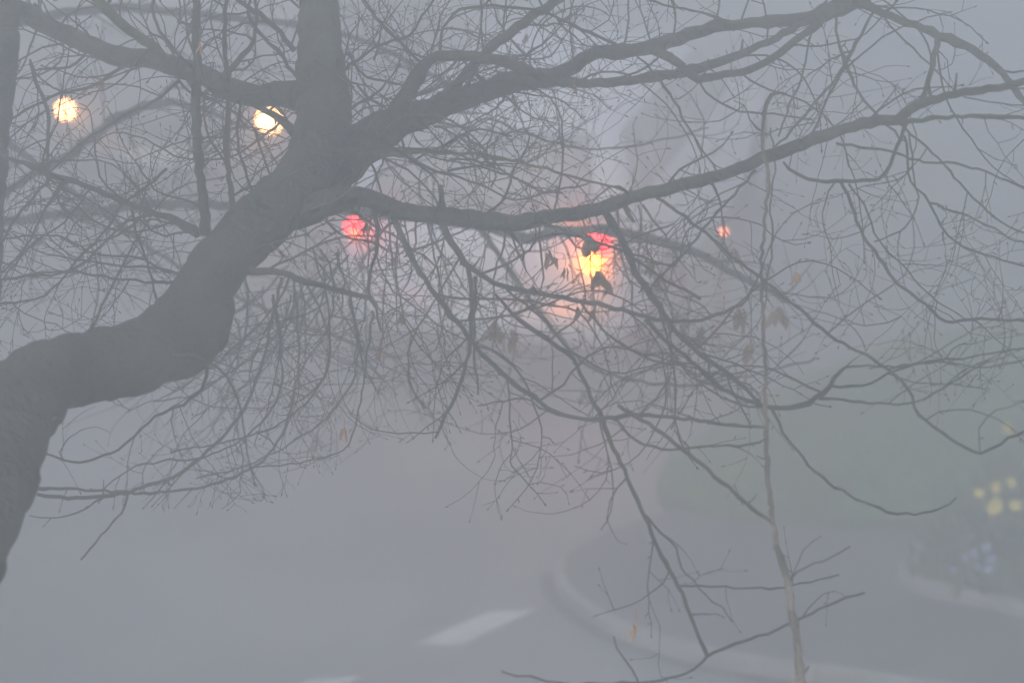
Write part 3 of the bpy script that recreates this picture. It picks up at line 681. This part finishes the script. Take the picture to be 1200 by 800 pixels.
for b in BR:
    par = b['parent']; s = b['s']; p3 = b['p']; acc = random.uniform(0, .08)
    for i in range(1, len(s) - 1):
        x, y, wd, d = s[i]
        if not (-40 < x < 1240 and -40 < y < 820): continue
        acc += (p3[i] - p3[i - 1]).length
        gap_ = (.080 if par is T else .12) / max(.05, b['spawn'])
        if x > 880 and y < 560: gap_ *= 1.7
        elif x > 450: gap_ *= 1.25
        if par is T and x < 700 and y < 460: gap_ *= .8
        while acc > gap_:
            acc -= gap_ * random.uniform(.7, 1.4)
            a = (p3[i + 1] - p3[i]).normalized(); s_ = a.orthogonal().normalized(); s_.rotate(Matrix.Rotation(random.random() * 6.283, 3, a))
            dr = a * random.uniform(.25, .9) + s_ * random.uniform(.6, 1)
            rr = rad(wd, d)
            L = random.uniform(.15, .62) * (1 if wd > 5 else .7)
            if y > 560: L *= .55
            V = []; F = []; tips = []
            ln = shoot(V, F, p3[i] + s_ * rr * .5, dr, L, min(.0030, max(.0014, rr * .55)) * (1.25 if par is back else 1), 0, par, tips)
            if V: made.append((ln, par, V, F))
made.sort(key=lambda t: -t[0])
cnt = {}; rest = {}
for ln, par, V, F in made:
    c = cnt.get(par.name, 0)
    if c < (200 if par is T else 60): mesh('twig', V, F, M['twig'], par); cnt[par.name] = c + 1
    else:
        A_, B_ = rest.setdefault(par.name, ([], [])); o_ = len(A_); A_ += V; B_ += [tuple(k + o_ for k in f) for f in F]
for nme, (A_, B_) in rest.items():
    o = mesh('fine_twigs', A_, B_, M['twig'], bpy.data.objects[nme]); o['kind'] = 'stuff'
print('twigs', len(made), 'tris', sum(len(f) for _, _, _, f in made) * 2)

# ---- withered leaves and seed bunches hanging in the branches
def dry(x, y, L, Wd, d, m='leaf', lobes=3):
    d *= DS; L *= .75; Wd *= .62; V = []; F = []; top = P(x, y, d) - T.location; s = d / FPX
    for k in range(lobes):
        a = random.uniform(-.5, .5) + (k - (lobes - 1) / 2) * .28; ln = L * s * random.uniform(.65, 1); wd = Wd * s * random.uniform(.42, .62)
        ang = random.random() * 3.14; sx = Vector((cos(ang), sin(ang), 0)); dn = Vector((sin(a) * .8, random.uniform(-.3, .3), -1)).normalized()
        o = top + Vector((random.uniform(-.2, .2) * Wd * s, random.uniform(-.2, .2) * Wd * s, -random.uniform(0, .15) * L * s)); i = len(V)
        cr = dn.cross(sx).normalized()
        for j in range(7):
            t = j / 6; ww = wd * (sin(pi * min(1, t * .95 + .06)) ** .7) * random.uniform(.8, 1.15); c = o + dn * ln * t + cr * .25 * wd * sin(t * 5 + k) 
            V += [c - sx * ww * .6 + cr * ww * .45, c, c + sx * ww * .6 + cr * ww * .45]
        for j in range(6):
            q_ = i + j * 3; F += [(q_, q_ + 1, q_ + 4, q_ + 3), (q_ + 1, q_ + 2, q_ + 5, q_ + 4)]
    tube(V, F, [top + Vector((0, 0, 14 * s)), top + Vector((.002, 0, 5 * s)), top], [.0008] * 3, 3)
    return mesh('withered_leaf', V, F, M[m], T, smooth=False)
for a in [(686, 276, 46, 38, 6.7, 'leaf', 4), (702, 316, 44, 34, 6.7, 'leaf', 4), (640, 294, 34, 18, 7.6), (649, 300, 28, 14, 7.6), (762, 300, 40, 20, 7.7), (775, 318, 30, 16, 7.8),
          (745, 726, 50, 26, 6.4, 'leafw', 2), (403, 500, 32, 12, 7.6, 'leafw', 2), (470, 368, 22, 12, 7.2), (466, 300, 22, 10, 7.2), (428, 262, 22, 14, 7.0), (932, 318, 26, 22, 8.0, 'leafw', 3),
          (576, 376, 40, 30, 9.4, 'leaf', 4), (600, 385, 44, 26, 9.5), (676, 358, 32, 16, 7.2), (693, 362, 24, 12, 7.2), (712, 330, 30, 14, 7.9), (856, 290, 44, 20, 8.9), (868, 360, 52, 26, 9.2),
          (878, 400, 44, 24, 9.2), (910, 358, 48, 30, 9.5, 'leaf', 4), (822, 380, 44, 20, 9.3), (802, 372, 40, 20, 9.3), (874, 435, 40, 12, 9.2), (682, 456, 34, 16, 9.3), (548, 395, 32, 14, 9.2), (662, 312, 26, 12, 7.4),
          (445, 408, 22, 12, 8.2, 'leafw', 2), (525, 348, 24, 10, 7.6), (672, 98, 26, 10, 7.6, 'leafw', 2), (616, 40, 20, 10, 9.2), (234, 48, 26, 12, 6.9, 'leafw', 2), (118, 92, 20, 14, 7.6), (780, 455, 34, 10, 9.3)]:
    dry(*a)

# ------------------------------------------------------------------ haze
bm = bmesh.new(); x0, x1, y0, y1, z0, z1 = -205, 205, -65, 345, -1.02, 8.6
bmesh.ops.create_cube(bm, size=1, matrix=Matrix.Translation(((x0 + x1) / 2, (y0 + y1) / 2, (z0 + z1) / 2)) @ Matrix.Diagonal((x1 - x0, y1 - y0, z1 - z0, 1)))
hm = bpy.data.materials.new('haze_air'); hm.use_nodes = True; n = hm.node_tree.nodes; n.clear()
ho = n.new('ShaderNodeOutputMaterial'); pv = n.new('ShaderNodeVolumePrincipled')
pv.inputs['Density'].default_value = .101; pv.inputs['Color'].default_value = (.925, .945, .972, 1); pv.inputs['Anisotropy'].default_value = .72
hm.node_tree.links.new(pv.outputs[0], ho.inputs['Volume'])
tag(from_bm('haze', bm, hm), kind='stuff')
